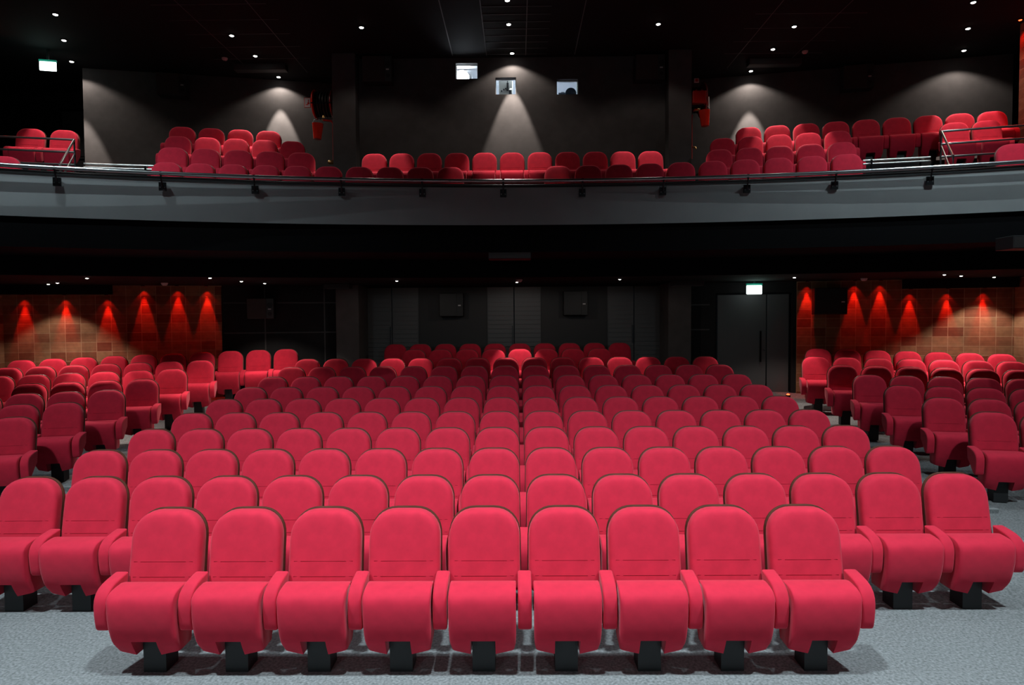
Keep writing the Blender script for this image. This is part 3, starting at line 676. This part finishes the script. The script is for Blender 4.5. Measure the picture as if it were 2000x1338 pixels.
UP = [(-8.15, 11.9, 'nearest of three in the far left ceiling row', 0), (-8.74, 12.98, 'middle of three in the far left ceiling row', 0), (-9.30, 14.03, 'rearmost of three in the far left ceiling row', 1),
      (-5.43, 12.85, 'nearest of three above the left balcony seats', 0), (-5.37, 13.84, 'middle of three above the left balcony seats', 0), (-5.32, 15.03, 'rearmost of three above the left balcony seats', 1),
      (-2.88, 12.56, 'alone, left of the projection windows', 0), (-.15, 11.57, 'at the top edge of the photo, centre', 0), (-.14, 12.5, 'second above the middle projection window', 0), (-.09, 13.84, 'directly above the middle projection window', 1),
      (2.63, 12.56, 'alone, right of the projection windows', 0), (5.21, 12.73, 'nearest of three above the right balcony seats', 0), (5.21, 13.78, 'middle of three above the right balcony seats', 0), (5.18, 14.97, 'rearmost of three above the right balcony seats', 1),
      (7.94, 11.84, 'nearest of three in the far right ceiling row', 0), (8.56, 12.9, 'middle of three in the far right ceiling row', 0), (9.18, 13.95, 'rearmost of three in the far right ceiling row', 1)]
for x, y, t, wallside in UP:
    downlight(x, y, CEIL, 42 if wallside else 14, 640 if wallside else 280, 'glowing white ceiling spot, '+t, 'balcony ceiling spots', r=.042)
LO = [(-8.30, 11.95, 26, 8, 'brightest, over the far left seats'), (-6.95, 10.7, 26, 10, 'over the middle of the left block'), (-8.75, 12.35, 14, 5, 'fainter neighbour just left of the brightest'),
      (-5.05, 10.9, 20, 8, 'first of three beside the left clay tile wall'), (-4.95, 11.9, 20, 8, 'second of three beside the left clay tile wall'), (-4.80, 12.6, 22, 9, 'rearmost of three beside the left clay tile wall'),
      (-.02, 12.85, 16, 20, 'before the middle slatted door'), (-2.2, 12.1, 14, 14, 'before the left slatted door'), (1.85, 12.15, 14, 13, 'before the right slatted door'),
      (4.95, 12.0, 24, 8, 'beside the charcoal double door'), (7.3, 11.5, 24, 9, 'left one of the pair over the right block'), (7.85, 11.9, 20, 5, 'right one of the pair over the right block'), (8.75, 12.35, 26, 8, 'nearest the right clay tile wall')]
for x, y, w, nr, t in LO:
    downlight(x, y, 2.97, w*(.7 if abs(x) < 3 else 3.2), nr*(7 if abs(x) < 3 else 12), 'small glowing spot in the low ceiling, '+t, 'stalls ceiling spots', r=.024, ha=74 if abs(x) < 3 else 51, na=24, waim=(0, .42) if abs(x) < 3 else None)
# narrow red spots washing the clay tile walls
RED = (1, .022, .010)
REDS = [(-1, -9.55, 2.79, 'first from left, under the black beam'), (-1, -8.85, 2.79, 'second from left, under the black beam'), (-1, -8.12, 2.79, 'third from left, at the beam end'),
        (-1, -7.47, 2.97, 'fourth from left on the left wall'), (-1, -6.86, 2.97, 'fifth from left on the left wall'), (-1, -6.32, 2.97, 'rightmost on the left wall'),
        (1, 5.84, 2.97, 'leftmost on the right wall'), (1, 6.70, 2.97, 'just right of the wall speaker'), (1, 7.16, 2.97, 'third from left on the right wall'),
        (1, 7.68, 2.79, 'first under the right beam'), (1, 8.32, 2.79, 'second under the right beam'), (1, 8.93, 2.79, 'nearest the right corner')]
for s, x, z, t in REDS:
    y = yy(s, x); nx, ny = (sP, -cP) if s < 0 else (-sP, -cP)
    d0 = .07
    downlight(x+nx*d0, y+ny*d0, z, 2.5, 75, 'small red wall-washing spot, '+t, 'red wall spots', r=.022, ha=40, na=16, col=RED, glow=FIRED, nm='red_spotlight', aim=(-nx*.05, -ny*.05))
for x, y, t in ((9.28, 12.55, 'rearmost'), (9.28, 12.05, 'second'), (9.28, 11.5, 'third')):
    downlight(x, y, CEIL, 14, 30, 'small red ceiling lamp by the right clay tile wall, '+t+' in its row', 'red ceiling lamps', r=.03, ha=55, na=22, col=RED, glow=REDGLOW, nm='red_spotlight')
downlight(-9.78, 12.5, CEIL, 14, 24, 'small red ceiling lamp at the far left clay tile wall', 'red ceiling lamps', r=.03, ha=55, na=22, col=RED, glow=REDGLOW, nm='red_spotlight')
# housings of the hall floodlights overhead, and stands for the added fill lights
for p, a, e, h, b, rad in HOUSE_AND_FILL:
    if p[2] < 5:
        g = empty('added_fill_stand', (p[0], p[1]-.3, 0), label='tall stand of an added fill light behind the camera, beside the screen', cat='lamp', group='added fill light stands')
        MB().tube([(0, 0, 0), (0, 0, p[2]-.3)], .03).build('pole', NIGHT, g); MB().lathe([(.35, 0), (.35, .03), (.05, .05)]).build('base', NIGHT, g); MB().box((-.4, -.1, p[2]-.4), (.4, .0, p[2]+.4)).build('lamp_head', NIGHT, g)
        continue
    g = empty('floodlight', (p[0], p[1], CEIL), label='black cylindrical floodlight hung from the hall ceiling', cat='lamp', group='hall floodlights')
    MB().lathe([(.24, -.20), (.26, -.20), (.26, 0), (.24, 0)], n=20).build('housing', NIGHT, g, 40)
print('seats', SEATS)
